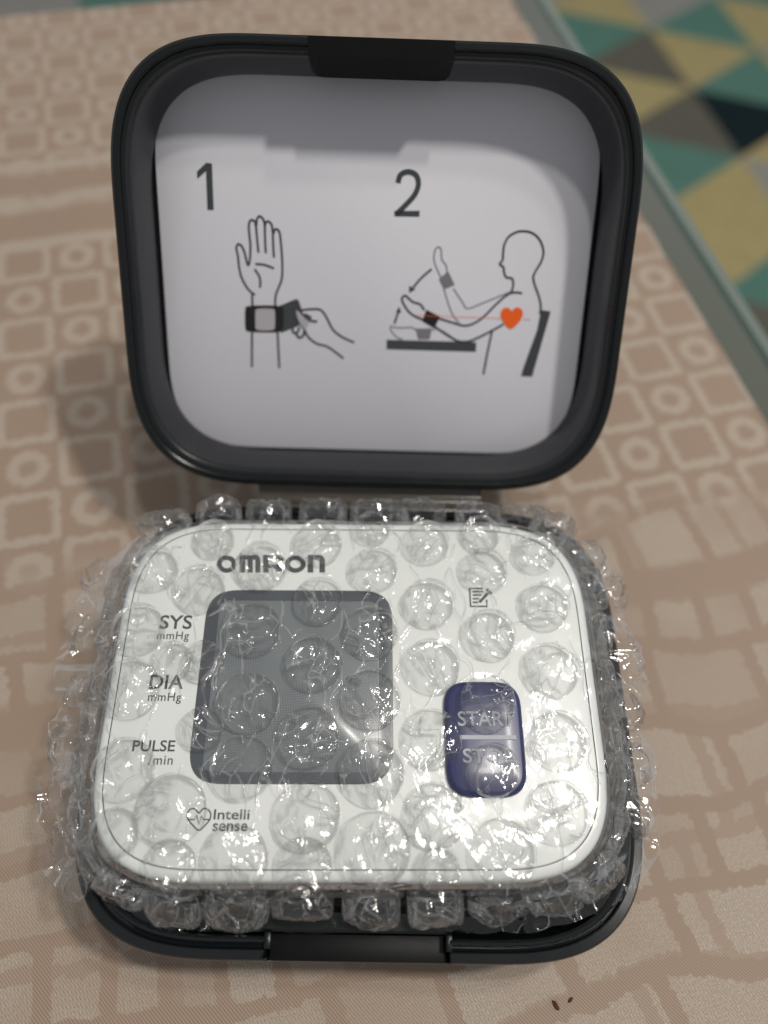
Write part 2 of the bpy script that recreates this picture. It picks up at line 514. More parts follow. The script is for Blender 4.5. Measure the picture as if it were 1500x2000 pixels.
def make_rug():
    o0 = Vector((0.5742, 1.6981)); a = Vector((0.0522, -0.2150)); b = Vector((0.1685, 0.1461))
    known = {(0, 0): 'ty', (1, 0): 'tn', (2, 0): 'yl', (0, -1): 'gy', (1, -1): 'gt', (2, -1): 'yy', (3, -1): 'tg',
             (-1, 0): 'll', (-1, -1): 'yt', (0, 1): 'ty', (-1, 1): 'gy', (1, 1): 'ly', (3, 0): 'tg', (2, -2): 'tg', (-2, -1): 'tl', (-2, 0): 'gy'}
    V, Fc, mi = [], [], []
    keys = 'ytgln'
    rnd = random.Random(5)
    z = FLOOR + 0.012
    i0, i1, j0, j1 = -7, 12, -9, 7
    for i in range(i0, i1):
        for j in range(j0, j1):
            P = [o0 + a * i + b * j, o0 + a * i + b * (j + 1), o0 + a * (i + 1) + b * (j + 1), o0 + a * (i + 1) + b * j]
            k = known.get((i, j)) or (rnd.choice('yttgln') + rnd.choice('yytggl'))
            n = len(V)
            V += [(p.x, p.y, z) for p in P]
            Fc += [(n, n + 2, n + 1), (n, n + 3, n + 2)]
            mi += [keys.index(k[0]), keys.index(k[1])]
    # side walls give the pile its thickness
    cor = [o0 + a * i0 + b * j0, o0 + a * i1 + b * j0, o0 + a * i1 + b * j1, o0 + a * i0 + b * j1]
    n = len(V)
    for zz in (z, FLOOR + 0.001): V += [(p.x, p.y, zz) for p in cor]
    for k in range(4):
        Fc.append((n + k, n + (k + 1) % 4, n + 4 + (k + 1) % 4, n + 4 + k)); mi.append(2)
    me = bpy.data.meshes.new('rug')
    me.from_pydata(V, [], Fc)
    for k in keys: me.materials.append(RUG[k])
    for p, m in zip(me.polygons, mi): p.material_index = m
    o = bpy.data.objects.new('rug', me); COL.objects.link(o)
    tag(o, 'woven floor rug of yellow, teal, grey and navy triangles below the table', 'rug')
make_rug()

table = empty('table', Matrix.Translation((0, 0, FLOOR)) @ Matrix.Rotation(TH, 4, 'Z'))
tag(table, 'table with a grey-green glass rim under the beige tablecloth', 'table')
TZ = -FLOOR                                          # table-local height of the cloth's upper face
U0, U1, V0, V1 = -0.75, 0.1405, -0.50, 0.3105
link_mesh('tabletop', box(U0, U1, V0, V1, TZ - 0.012, TZ - 0.0012, 0.0006), M['glass_top'], table, auto=30)
link_mesh('rim_seam', box(U1 + 0.0002, U1 + 0.0020, V0, V1, TZ - 0.0115, TZ - 0.0016), M['glass_seam'], table, smooth=False)
b0 = U1 + 0.0022
mesh_obj('rim_bevel', [(b0, V0, TZ - 0.0015), (b0 + 0.0060, V0, TZ - 0.0042), (b0 + 0.0066, V0, TZ - 0.0110), (b0, V0, TZ - 0.0110),
                       (b0, V1, TZ - 0.0015), (b0 + 0.0060, V1, TZ - 0.0042), (b0 + 0.0066, V1, TZ - 0.0110), (b0, V1, TZ - 0.0110)],
         [(0, 1, 5, 4), (1, 2, 6, 5), (2, 3, 7, 6), (3, 0, 4, 7), (3, 2, 1, 0), (4, 5, 6, 7)], M['glass_bevel'], table, smooth=False)
for lx in (U0 + 0.06, U1 - 0.06):
    for ly in (V0 + 0.06, V1 - 0.06):
        link_mesh('leg', box(lx - 0.025, lx + 0.025, ly - 0.025, ly + 0.025, 0.0, TZ - 0.0122, 0.003), M['glass_top'], table, auto=30)

def make_cloth():
    V, Fc = [], []
    u0, u1 = -0.745, 0.1290
    path = []                                         # (v, z) along the cloth, over the far edge and down
    v = -0.495
    while v < 0.3060:
        path.append((v, 0.0)); v += 0.004
    R = 0.0052
    for k in range(0, 7):
        a = k / 6 * pi / 2
        path.append((0.3075 + R * sin(a), -R + R * cos(a)))
    for k in range(1, 30): path.append((0.3127 + 0.0010 * sin(k * 0.4), -R - 0.006 * k))
    nu = 180
    for (v, z) in path:
        for i in range(nu + 1):
            u = u0 + (u1 - u0) * i / nu
            x, y = u * cos(TH) - v * sin(TH), u * sin(TH) + v * cos(TH)
            d = max(0.0, min(1.0, (sqrt((x / 1.15) ** 2 + (y - 0.01) ** 2) - 0.075) / 0.05))
            w = max(0.0, noise.noise((u * 14, v * 14, 3.1))) * 0.0016 * d + max(0, noise.noise((u * 30, v * 55, 9.0)) - 0.15) * 0.0012 * d
            if z < -R: w = 0
            V.append((u, v, z + w))
    n = nu + 1
    for j in range(len(path) - 1):
        for i in range(nu):
            Fc.append((j * n + i, j * n + i + 1, (j + 1) * n + i + 1, (j + 1) * n + i))
    o = mesh_obj('tablecloth', V, Fc, M['cloth'])
    o.matrix_world = Matrix.Rotation(TH, 4, 'Z')
    md = o.modifiers.new('thickness', 'SOLIDIFY'); md.thickness = 0.0008; md.offset = -1
    tag(o, 'beige jacquard tablecloth with woven squares and blocks, spread over the table', 'tablecloth')
make_cloth()

def crumb(px, py, l, w, rot, label):
    P = on_plane(px, py, Vector((0, 0, 0)), Vector((0, 0, 1)))
    bm = bmesh.new()
    bmesh.ops.create_icosphere(bm, subdivisions=2, radius=1)
    for v in bm.verts:
        k = 1 + 0.35 * noise.noise(v.co * 1.7 + Vector((px, 0, 0)))
        v.co = Vector((v.co.x * l * k, v.co.y * w * k, v.co.z * w * 0.7 * k))
    lo = min(v.co.z for v in bm.verts)
    for v in bm.verts: v.co.z -= lo
    me = bpy.data.meshes.new('crumb'); bm.to_mesh(me); bm.free()
    o = link_mesh('crumb', me, M['crumb'])
    o.location = P; o.rotation_euler.z = rot
    tag(o, label, 'crumb', 'crumbs on the tablecloth')
crumb(1085, 1963, 0.0009, 0.0004, radians(-60), 'larger brown crumb lying on the beige tablecloth')
crumb(1114, 1953, 0.0006, 0.00028, radians(40), 'smaller brown crumb lying on the beige tablecloth')

# ------------------------------------------------------------------ storage case
W, D, HB, RC = 0.103, 0.08787, 0.02283, 0.03046
PHI = 0.88392
LD, LR = 0.08677, 0.02998
case = empty('storage_case', Matrix.Identity(4))
tag(case, 'open black hinged plastic storage case with a printed card inside its lid', 'case')

xl = on_plane(520, 1862, Vector((0, 0, HB)), Vector((0, 0, 1))).x
xr = on_plane(878, 1868, Vector((0, 0, HB)), Vector((0, 0, 1))).x

prof = [(0.0075, 0.0), (0.0045, 0.0006), (0.0025, 0.0035), (0.0010, 0.012), (0.00015, 0.0205), (0.0, 0.0216), (0.00012, 0.0223), (0.0004, 0.02262),
        (0.0016, 0.02275), (0.0018, 0.0226), (0.0020, 0.0219), (0.0024, 0.0217), (0.0026, 0.0222), (0.0028, 0.0231), (0.0032, 0.0233), (0.0036, 0.0230),
        (0.0038, 0.0215), (0.0043, 0.0080), (0.0060, 0.0035), (0.0090, 0.0025)]
def notch(k, x, y, z):
    if y < -D / 2 + 0.012 and xl < x < xr and 5 <= k <= 16:
        zz = min(z, 0.0170 if k <= 10 else 0.0190)
        return (x, y, zz)
    return (x, y, z)
v_, f_ = loft(W, D, RC, prof, True, True, count=640, fn=notch)
mesh_obj('base_shell', v_, f_, M['base'], case, auto=35)
# latch on the front wall: a flat plate in the recess and the sprung flap behind it
link_mesh('latch_plate', box(xl + 0.0003, xr - 0.0003, -D / 2 + 0.0001, -D / 2 + 0.0042, 0.0120, 0.0206, 0.00015), M['case_dark'], case, auto=30)
def extrude_x(x0, x1, prof_yz, steps=24, bow=0.0):
    V, Fc = [], []
    n = len(prof_yz)
    for i in range(steps + 1):
        t = i / steps
        x = x0 + (x1 - x0) * t
        b = bow * (1 - (2 * t - 1) ** 2)
        for (y, z) in prof_yz: V.append((x, y + b, z))
    for i in range(steps):
        for k in range(n):
            j = (k + 1) % n
            Fc.append((i * n + k, i * n + j, (i + 1) * n + j, (i + 1) * n + k))
    Fc.append(tuple(range(n - 1, -1, -1))); Fc.append(tuple(range(steps * n, steps * n + n)))
    return V, Fc
v_, f_ = extrude_x(xl - 0.001, xr + 0.0006, [(-D / 2 + 0.0044, 0.0185), (-D / 2 + 0.0044, 0.0222), (-D / 2 + 0.0048, 0.0225), (-D / 2 + 0.0074, 0.0221), (-D / 2 + 0.0078, 0.0212), (-D / 2 + 0.0078, 0.0185)])
mesh_obj('latch_flap', v_, f_, M['case'], case, auto=30)
for x, s in ((xl, 1), (xr, -1)):
    link_mesh('latch_stop', box(x - 0.0005, x + 0.0005, -D / 2 + 0.0018, -D / 2 + 0.0043, 0.0150, 0.0230, 0.00012), M['case'], case, auto=30)

E_ = Vector((0, cos(PHI), sin(PHI))); N_ = Vector((0, -sin(PHI), cos(PHI)))
LO = Vector((0, D / 2 + 0.000706, HB)) + E_ * (0.004 + LD / 2)
ly = 0.0014
LX = Vector((1, 0, 0)) * cos(ly) + E_ * sin(ly)
LE = Vector((-1, 0, 0)) * sin(ly) + E_ * cos(ly)
LM = frame(LO, LX, LE, N_)
lid = empty('lid', LM, case)
# shell: back, outer wall, lip, groove, inner wall, floor
lp = [(0.0120, -0.0158), (0.0065, -0.0154), (0.0035, -0.0135), (0.0016, -0.0080), (0.0003, -0.0010), (0.0, -0.0003), (0.0005, 0.0002), (0.0014, 0.0003),
      (0.0017, 0.0), (0.0018, -0.0008), (0.0024, -0.0011), (0.0026, -0.0016)]
v_, f_ = loft(W, LD, LR, lp, True, False, count=400)
mesh_obj('lid_shell', v_, f_, M['case'], lid, auto=35)
wp = [(0.0026, -0.0016), (0.0030, -0.0020), (0.0034, -0.0030), (0.0047, -0.0108), (0.0048, -0.0140), (0.0090, -0.0145)]
v_, f_ = loft(W, LD, LR, wp, False, True, count=400)
mesh_obj('inner_wall', v_, f_, M['case_wall'], lid, auto=35)
# latch tab at the lid's free edge
def lid_uv(px, py, dep=0.0):
    P = on_plane(px, py, LO - N_ * dep, N_) - LO
    return P.dot(LX), P.dot(LE)
t0 = lid_uv(602, 100)[0]; t1 = lid_uv(888, 100)[0]
tabpts = [(t0, LD / 2 - 0.0002), (t0, LD / 2 - 0.0040), (t0 + 0.0003, LD / 2 - 0.0050), (t0 + 0.0012, LD / 2 - 0.0058), (t0 + 0.0025, LD / 2 - 0.0060),
          (t1 - 0.0025, LD / 2 - 0.0060), (t1 - 0.0012, LD / 2 - 0.0058), (t1 - 0.0003, LD / 2 - 0.0050), (t1, LD / 2 - 0.0040), (t1, LD / 2 - 0.0002)]
n = len(tabpts)
top = [(x, LD / 2 - 0.0034 if y < LD / 2 - 0.003 else y) for x, y in tabpts]
V = [(x, y, 0.0006) for x, y in top] + [(x, y, -0.0050) for x, y in tabpts]
Fc = [tuple(range(n)), tuple(range(2 * n - 1, n - 1, -1))] + [(k, n + k, n + (k + 1) % n, (k + 1) % n) for k in range(n)]
mesh_obj('latch_tab', V, Fc, M['case_dark'], lid, smooth=False)
# hinge strip between base and lid
hx0, hx1 = -0.0250, 0.0251
hp = [(0.0432, 0.0195), (0.0432, 0.0216), (0.0440, 0.0222), (0.0447, 0.0221), (0.0452, 0.0228), (0.0460, 0.0231), (0.0470, 0.0229), (0.0478, 0.0233),
      (0.0492, 0.0252), (0.0500, 0.0262), (0.0508, 0.0256), (0.0490, 0.0225), (0.0470, 0.0200)]
v_, f_ = extrude_x(hx0, hx1, hp, 40)
mesh_obj('hinge', v_, f_, M['hinge'], case, auto=50)

# ---- instruction card under the lid
CD = 0.01249
CW, CH, CR = 0.09201, 0.07786, 0.02118
CO = LO - N_ * CD + LE * 0.000645
card = mesh_obj('instruction_card', *loft(CW, CH, CR, [(0.0, -0.0004), (0.0, 0.0), (0.0001, 0.00005)], True, True, count=240), M['card'], case, auto=30)
card.matrix_local = frame(CO, LX, LE, N_)
tag(card, 'white card with two numbered drawings of wrist cuff use')
def card_uv(px, py):
    P = on_plane(px, py, CO, N_) - CO
    return (P.dot(LX), P.dot(LE))
def A(*c):                                            # points read in the left drawing's enlargement
    return [card_uv(300 + x / 3.5714, 300 + y / 3.5714) for x, y in c]
def B(*c):
    return [card_uv(720 + x / 3.5714, 300 + y / 3.5714) for x, y in c]
PX = 0.000107                                         # one photograph pixel on the card, metres
LWD = 16 / 3.5714 * PX
ink = Ink(0.00012)
ink.poly(A((368, 63), (408, 70), (420, 393), (376, 393), (366, 122), (306, 176), (303, 126)))
ink.build('printed_numeral', M['ink'], card)
ink = Ink(0.00012)
ink.line(catmull(B((205, 205), (222, 150), (275, 127), (330, 150), (347, 212), (322, 285), (262, 355), (190, 425)), 8), 36 / 3.5714 * PX)
ink.poly(B((180, 400), (356, 398), (354, 440), (180, 437)))
ink.build('printed_numeral', M['ink'], card)

ink = Ink(0.00012)
def S(f, *c, w=LWD, closed=False): ink.line(catmull(f(*c), 6, closed), w, closed)
S(A, (690, 1062), (688, 980))
S(A, (708, 985), (660, 945), (615, 865), (597, 790), (590, 720), (578, 660), (590, 632), (615, 645), (635, 690), (648, 745), (660, 778), (672, 740), (676, 640), (668, 560), (665, 500), (675, 468), (695, 465), (712, 490), (722, 590), (732, 690))
S(A, (717, 505), (722, 457), (740, 437), (763, 455), (775, 495), (778, 590), (783, 695))
S(A, (777, 505), (786, 477), (805, 475), (825, 500), (832, 560), (835, 640), (840, 725))
S(A, (836, 560), (845, 532), (862, 528), (880, 555), (890, 640), (898, 760), (895, 870), (870, 940), (852, 990), (848, 1062))
S(A, (710, 770), (770, 775), (840, 800)); S(A, (705, 805), (735, 850), (745, 890), (742, 935))
S(A, (687, 1245), (686, 1490)); S(A, (865, 1245), (877, 1495))
S(A, (1030, 1092), (1100, 1085), (1165, 1090), (1205, 1140), (1250, 1225), (1310, 1275), (1400, 1318))
S(A, (1000, 1150), (1045, 1215), (1080, 1280), (1140, 1325), (1220, 1350), (1325, 1428))
ink.build('printed_hand', M['ink'], card)
ink = Ink(0.00010)
ink.poly(A((880, 1060), (995, 1013), (1012, 1022), (1036, 1095), (1036, 1185), (1000, 1207), (890, 1250)))
ink.build('printed_strap', M['ink'], card)
ink = Ink(0.00014)
ink.poly(catmull(A((655, 1064), (770, 1058), (885, 1064), (905, 1090), (908, 1150), (903, 1215), (880, 1243), (770, 1246), (660, 1240), (641, 1215), (638, 1150), (640, 1090)), 4, True))
ink.build('printed_cuff', M['ink_black'], card)
ink = Ink(0.00017)
ink.poly(catmull(A((720, 1084), (780, 1080), (835, 1084), (846, 1100), (848, 1155), (845, 1215), (830, 1230), (775, 1233), (722, 1228), (712, 1210), (710, 1155), (711, 1100)), 4, True))
ink.poly(A((985, 1088), (1012, 1092), (1062, 1145), (1090, 1168), (1060, 1235), (1000, 1150)))
ink.build('printed_screen', M['ink_pale'], card)
ink = Ink(0.00020)
S(A, (985, 1088), (1012, 1090), (1050, 1130), (1090, 1162), (1142, 1170)); S(A, (1055, 1118), (1102, 1145))
S(A, (985, 1090), (998, 1148), (1010, 1170))
S(A, (968, 1205), (974, 1242), (992, 1250), (1010, 1235), (1018, 1208)); S(A, (995, 1252), (1015, 1282), (1045, 1268), (1050, 1235))
ink.build('printed_thumb', M['ink'], card)

ink = Ink(0.00012)
S(B, (995, 965), (1008, 920), (1000, 872), (960, 862), (945, 830), (940, 792), (915, 770), (934, 742), (938, 700), (945, 640), (975, 582), (1030, 548), (1085, 541), (1145, 556), (1195, 605), (1219, 680), (1205, 750), (1170, 810), (1148, 860), (1160, 920), (1185, 990), (1200, 1060), (1195, 1120))
S(B, (1070, 975), (1030, 968), (975, 980), (900, 1040), (800, 1140), (730, 1185), (665, 1200), (590, 1180), (490, 1150))
S(B, (460, 1205), (540, 1260), (620, 1305), (690, 1310), (760, 1285), (850, 1240), (940, 1190))
S(B, (860, 1240), (830, 1380), (800, 1540))
S(B, (380, 1158), (330, 1138), (280, 1102), (245, 1050), (232, 1010), (255, 990), (280, 1010), (310, 1035), (360, 1052), (388, 1092))
S(B, (440, 805), (370, 865), (310, 935)); S(B, (180, 1185), (208, 1100))
ink.poly(B((282, 972), (284, 920), (325, 948))); ink.poly(B((215, 1066), (226, 1112), (190, 1104)))
ink.poly(B((125, 1298), (750, 1315), (748, 1382), (125, 1364)))
ink.poly(B((1203, 1090), (1270, 1100), (1140, 1555), (1062, 1552), (1080, 1490), (1120, 1380), (1175, 1230)))
ink.build('printed_seated_figure', M['ink'], card)
ink = Ink(0.00010)
S(B, (990, 964), (900, 1000), (790, 1045), (690, 1080), (650, 1030), (590, 940), w=LWD * .7)
S(B, (525, 945), (560, 1060), (590, 1130), (630, 1180), w=LWD * .7)
S(B, (505, 865), (470, 790), (455, 730), (465, 670), (487, 652), (505, 670), (512, 740), (540, 780), (545, 830), w=LWD * .7)
S(B, (330, 1232), (300, 1212), (250, 1215), (190, 1213), (153, 1205), (160, 1240), (200, 1283), (235, 1294), w=LWD * .7)
S(B, (440, 1232), (500, 1228), (600, 1292), w=LWD * .5)
ink.build('printed_faint_arm', M['ink_mid'], card)
ink = Ink(0.00014)
ink.poly(B((490, 875), (555, 820), (600, 915), (525, 947))); ink.poly(B((328, 1220), (442, 1218), (425, 1294), (345, 1294)))
ink.build('printed_faint_cuff', M['ink_grey'], card)
ink = Ink(0.00016)
ink.poly(B((402, 1088), (498, 1136), (458, 1218), (374, 1168)))
ink.build('printed_wrist_cuff', M['ink_black'], card)
ink = Ink(0.00018)
ink.poly(catmull(B((998, 1096), (1020, 1076), (1050, 1074), (1074, 1100), (1070, 1140), (1040, 1185), (990, 1222), (945, 1185), (922, 1135), (926, 1095), (950, 1075), (978, 1078)), 5, True))
x = 330
while x < 1120:
    if not 925 < x < 1070: ink.line(B((x, 1128 + (x - 330) * 0.035), (x + 13, 1128 + (x - 317) * 0.035)), LWD * .45)
    x += 26
ink.build('printed_heart', M['ink_orange'], card)

# ------------------------------------------------------------------ blood pressure monitor
PW, PH, PR = 0.09049, 0.06706, 0.02213
PO = Vector((-0.002054, 0.00104, 0.0317))
pu_ = Vector((cos(0.01563) * cos(0.00896), sin(0.01563) * cos(0.00896), sin(0.00896))).normalized()
pv_ = Vector((-sin(0.01563) * cos(0.02823), cos(0.01563) * cos(0.02823), sin(0.02823)))
pv_ = (pv_ - pu_ * pv_.dot(pu_)).normalized()
pn_ = pu_.cross(pv_)
PM = frame(PO, pu_, pv_, pn_)
def puv(px, py, h=0.0):
    P = on_plane(px, py, PO + pn_ * h, pn_) - PO
    return (P.dot(pu_), P.dot(pv_))
mon = empty('blood_pressure_monitor', PM)
tag(mon, 'white wrist blood pressure monitor with grey screen and blue button, wrapped in the case', 'monitor')
bp = [(0.0060, -0.0120), (0.0012, -0.0112), (0.0004, -0.0095), (0.0, -0.0060), (0.0, -0.0014), (0.0002, -0.0007), (0.0006, -0.0003), (0.0011, -0.0001), (0.0016, 0.0), (0.00175, 0.0)]
mesh_obj('body', *loft(PW, PH, PR, bp, True, False, count=360), M['white'], mon, auto=40)
mesh_obj('panel_seam', *loft(PW, PH, PR, [(0.00175, 0.0), (0.00178, -0.00035), (0.00192, -0.00035), (0.00195, 0.00002)], False, False, count=360), M['groove'], mon, auto=40)
mesh_obj('top_panel', *loft(PW, PH, PR, [(0.00195, -0.0003), (0.00196, 0.00002), (0.0022, 0.00009), (0.010, 0.00014)], False, True, count=360), M['white'], mon, auto=40)
mesh_obj('cuff', *loft(0.074, 0.070, 0.020, [(0.006, -0.0285), (0.001, -0.0265), (0.0, -0.020), (0.0005, -0.014), (0.004, -0.0116), (0.012, -0.0113)], True, True, count=200), M['cuff'], mon, auto=40)

# screen
sx0, sy1 = puv(385, 1153); sx0 = puv(383, 1360)[0]; sx1 = puv(768, 1360)[0]
sy1 = puv(590, 1153)[1]; sy0 = puv(570, 1533)[1]
sw, sh = sx1 - sx0, sy1 - sy0
scr = mesh_obj('screen', *loft(sw, sh, 0.0072, [(0.0, 0.0), (0.0001, 0.00022), (0.0003, 0.00028)], False, True, count=160), M['screen_frame'], mon, auto=40)
scr.location = ((sx0 + sx1) / 2, (sy0 + sy1) / 2, 0.0)
lx0, lx1 = puv(413, 1340)[0], puv(740, 1340)[0]
ly1, ly0 = puv(590, 1175)[1], puv(570, 1509)[1]
lcd = mesh_obj('display_window', *loft(lx1 - lx0, ly1 - ly0, 0.0010, [(0.0, 0.00030), (0.0001, 0.00034)], False, True, count=80), M['lcd'], scr, auto=40)
lcd.location = ((lx0 + lx1) / 2 - scr.location.x, (ly0 + ly1) / 2 - scr.location.y, 0)
# blue button
bx0, bx1 = puv(870, 1440, .0015)[0], puv(1024, 1440, .0015)[0]
by1, by0 = puv(948, 1330, .0015)[1], puv(950, 1556, .0015)[1]
btn = mesh_obj('start_button', *loft(bx1 - bx0, by1 - by0, 0.0056, [(0.0, 0.0), (0.0, 0.0009), (0.0003, 0.0014), (0.0009, 0.0016), (0.004, 0.0018)], False, True, count=140), M['button'], mon, auto=50)
btn.location = ((bx0 + bx1) / 2, (by0 + by1) / 2, 0)
BZ = 0.00190
def btext(body, xa, xb, ya, yb):
    (a, c), (b, d) = puv(xa, yb, BZ), puv(xb, ya, BZ)
    text_mesh('button_lettering', body, M['button_print'], btn, a - btn.location.x, c - btn.location.y, BZ, b - a, puv((xa + xb) / 2, ya, BZ)[1] - puv((xa + xb) / 2, yb, BZ)[1], bold=0.012)
btext('START', 895, 1004, 1389, 1418)
btext('STOP', 905, 1003, 1462, 1490)
ink = Ink(BZ)
(a, c), (b, d) = puv(898, 1444, BZ), puv(1008, 1436, BZ)
ox, oy = btn.location.x, btn.location.y
ink.poly([(a - ox, c - oy), (b - ox, c - oy), (b - ox, d - oy), (a - ox, d - oy)])
ink.build('button_bar', M['button_print'], btn)

PZ = 0.00020
def ptext(name, body, xa, xb, ya, yb, bold=0.0, spacing=1.0):
    a, c = puv(xa, yb); b, _ = puv(xb, yb)
    h = puv((xa + xb) / 2, ya)[1] - puv((xa + xb) / 2, yb)[1]
    text_mesh(name, body, M['print'], mon, a, c, PZ, b - a, h, bold=bold, spacing=spacing)
ptext('printed_word', 'SYS', 311, 374, 1202, 1229, 0.014)
ptext('printed_word', 'mmHg', 306, 368, 1234, 1254, 0.005, 1.1)
ptext('printed_word', 'DIA', 291, 357, 1318, 1346, 0.014)
ptext('printed_word', 'mmHg', 288, 353, 1353, 1375, 0.005, 1.1)
ptext('printed_word', 'PULSE', 258, 341, 1446, 1468, 0.014)
ptext('printed_word', '/min', 289, 337, 1475, 1494, 0.005, 1.1)
ptext('printed_word', 'Intelli', 417, 487, 1581, 1601, 0.012)
ptext('printed_word', 'sense', 415, 483, 1608, 1624, 0.012)
# maker's wordmark, drawn letter by letter
def P_(*c): return [puv(x, y) for x, y in c]
ink = Ink(PZ)
pm = 0.000094
SWD = 10.5 * pm
def ring_(cx, cy, rx, ry): ink.line(P_(*[(cx + rx * cos(k / 28 * 2 * pi), cy + ry * sin(k / 28 * 2 * pi)) for k in range(28)]), SWD, True)
T_, B_ = 1086, 1119
ring_(443, 1102.5, 14.5, 12.5)
ink.poly(P_((468, 1084.5), (479, 1084.5), (479, B_), (468, B_)))
ink.poly(P_((479, 1084.5), (502, 1084.5), (507, 1088), (508, 1094), (479, 1093.5)))
ink.poly(P_((484, 1093.5), (494, 1093.5), (494, B_), (484, B_)))
ink.poly(P_((499, 1093.5), (509, 1093.5), (509, B_), (499, B_)))
ink.poly(P_((514, 1084.5), (525, 1084.5), (525, B_), (514, B_)))
ink.line(catmull(P_((525, 1089), (541, 1089), (549, 1092), (551, 1098), (548, 1104), (540, 1106.5), (525, 1106.5)), 5), 8.5 * pm)
ink.poly(P_((533, 1106), (545, 1104), (556, B_), (542, B_)))
ring_(577, 1102.5, 15.5, 12.5)
ink.poly(P_((601, 1084.5), (612, 1084.5), (612, B_), (601, B_)))
ink.poly(P_((612, 1084.5), (626, 1084.5), (632, 1088), (635, 1095), (635, B_), (624, B_), (624, 1097), (621, 1094), (612, 1093.5)))
ink.build('printed_wordmark', M['print'], mon)
# heart symbol
ink = Ink(PZ)
ink.line(catmull(P_((389, 1588), (397, 1580), (406, 1581), (412, 1590), (410, 1601), (401, 1612), (389, 1622), (377, 1612), (368, 1601), (366, 1590), (372, 1581), (381, 1580)), 5, True), 2.6 * pm, True)
ink.line(P_((368, 1601), (380, 1601), (384, 1592), (389, 1610), (394, 1594), (398, 1601), (410, 1601)), 2.4 * pm)
ink.build('printed_heart_symbol', M['print'], mon)
# memory symbol: a page with lines and a pencil
ink = Ink(PZ)
w3 = 4.0 * pm
ink.line(P_((943, 1150), (917, 1150), (919, 1185), (951, 1185), (950, 1172)), w3)
for yy, xe in ((1156, 943), (1163, 940), (1170, 936), (1177, 934)): ink.line(P_((923, yy), (xe, yy)), w3 * .9)
ink.line(P_((936, 1177), (957, 1155)), w3 * 1.5); ink.line(P_((950, 1151), (960, 1161)), w3 * 1.4)
ink.build('printed_memory_symbol', M['print'], mon)
# label on the cuff below the front edge
a, c = puv(560, 1727, -0.003); b, _ = puv(790, 1727, -0.003)
y_f = -PH / 2
mesh_obj('cuff_label', [(a, y_f - 0.0002, -0.0016), (b, y_f - 0.0002, -0.0016), (b, y_f - 0.0020, -0.0058), (a, y_f - 0.0020, -0.0058), (b, y_f - 0.0020, -0.0100), (a, y_f - 0.0020, -0.0100)],
         [(3, 2, 1, 0), (5, 4, 2, 3)], M['cuff_label'], mon, smooth=False)
cl = text_mesh('label_lettering', 'QUALITY', M['ink_black'], mon, 0, 0, 0, (b - a) * 0.62, 0.0028, bold=0.01)
sl = Vector((0, -0.0018, -0.0042)).normalized()
up = Vector((0, -0.0042, 0.0018)).normalized()
for v in cl.data.vertices:
    q = Vector((a + (b - a) * 0.17 + v.co.x, y_f - 0.0002, -0.0016)) + sl * (0.0034 - v.co.y) + up * 0.00012
    v.co = q

# ------------------------------------------------------------------ bubble wrap
wrap = empty('bubble_wrap', PM)
tag(wrap, 'clear crumpled bubble wrap sheet around the white monitor', 'bubble wrap')

def interp(tab, x):
    for (x0, y0), (x1, y1) in zip(tab, tab[1:]):
        if x <= x1:
            f = (x - x0) / (x1 - x0)
            return y0 + (y1 - y0) * f
    return tab[-1][1]

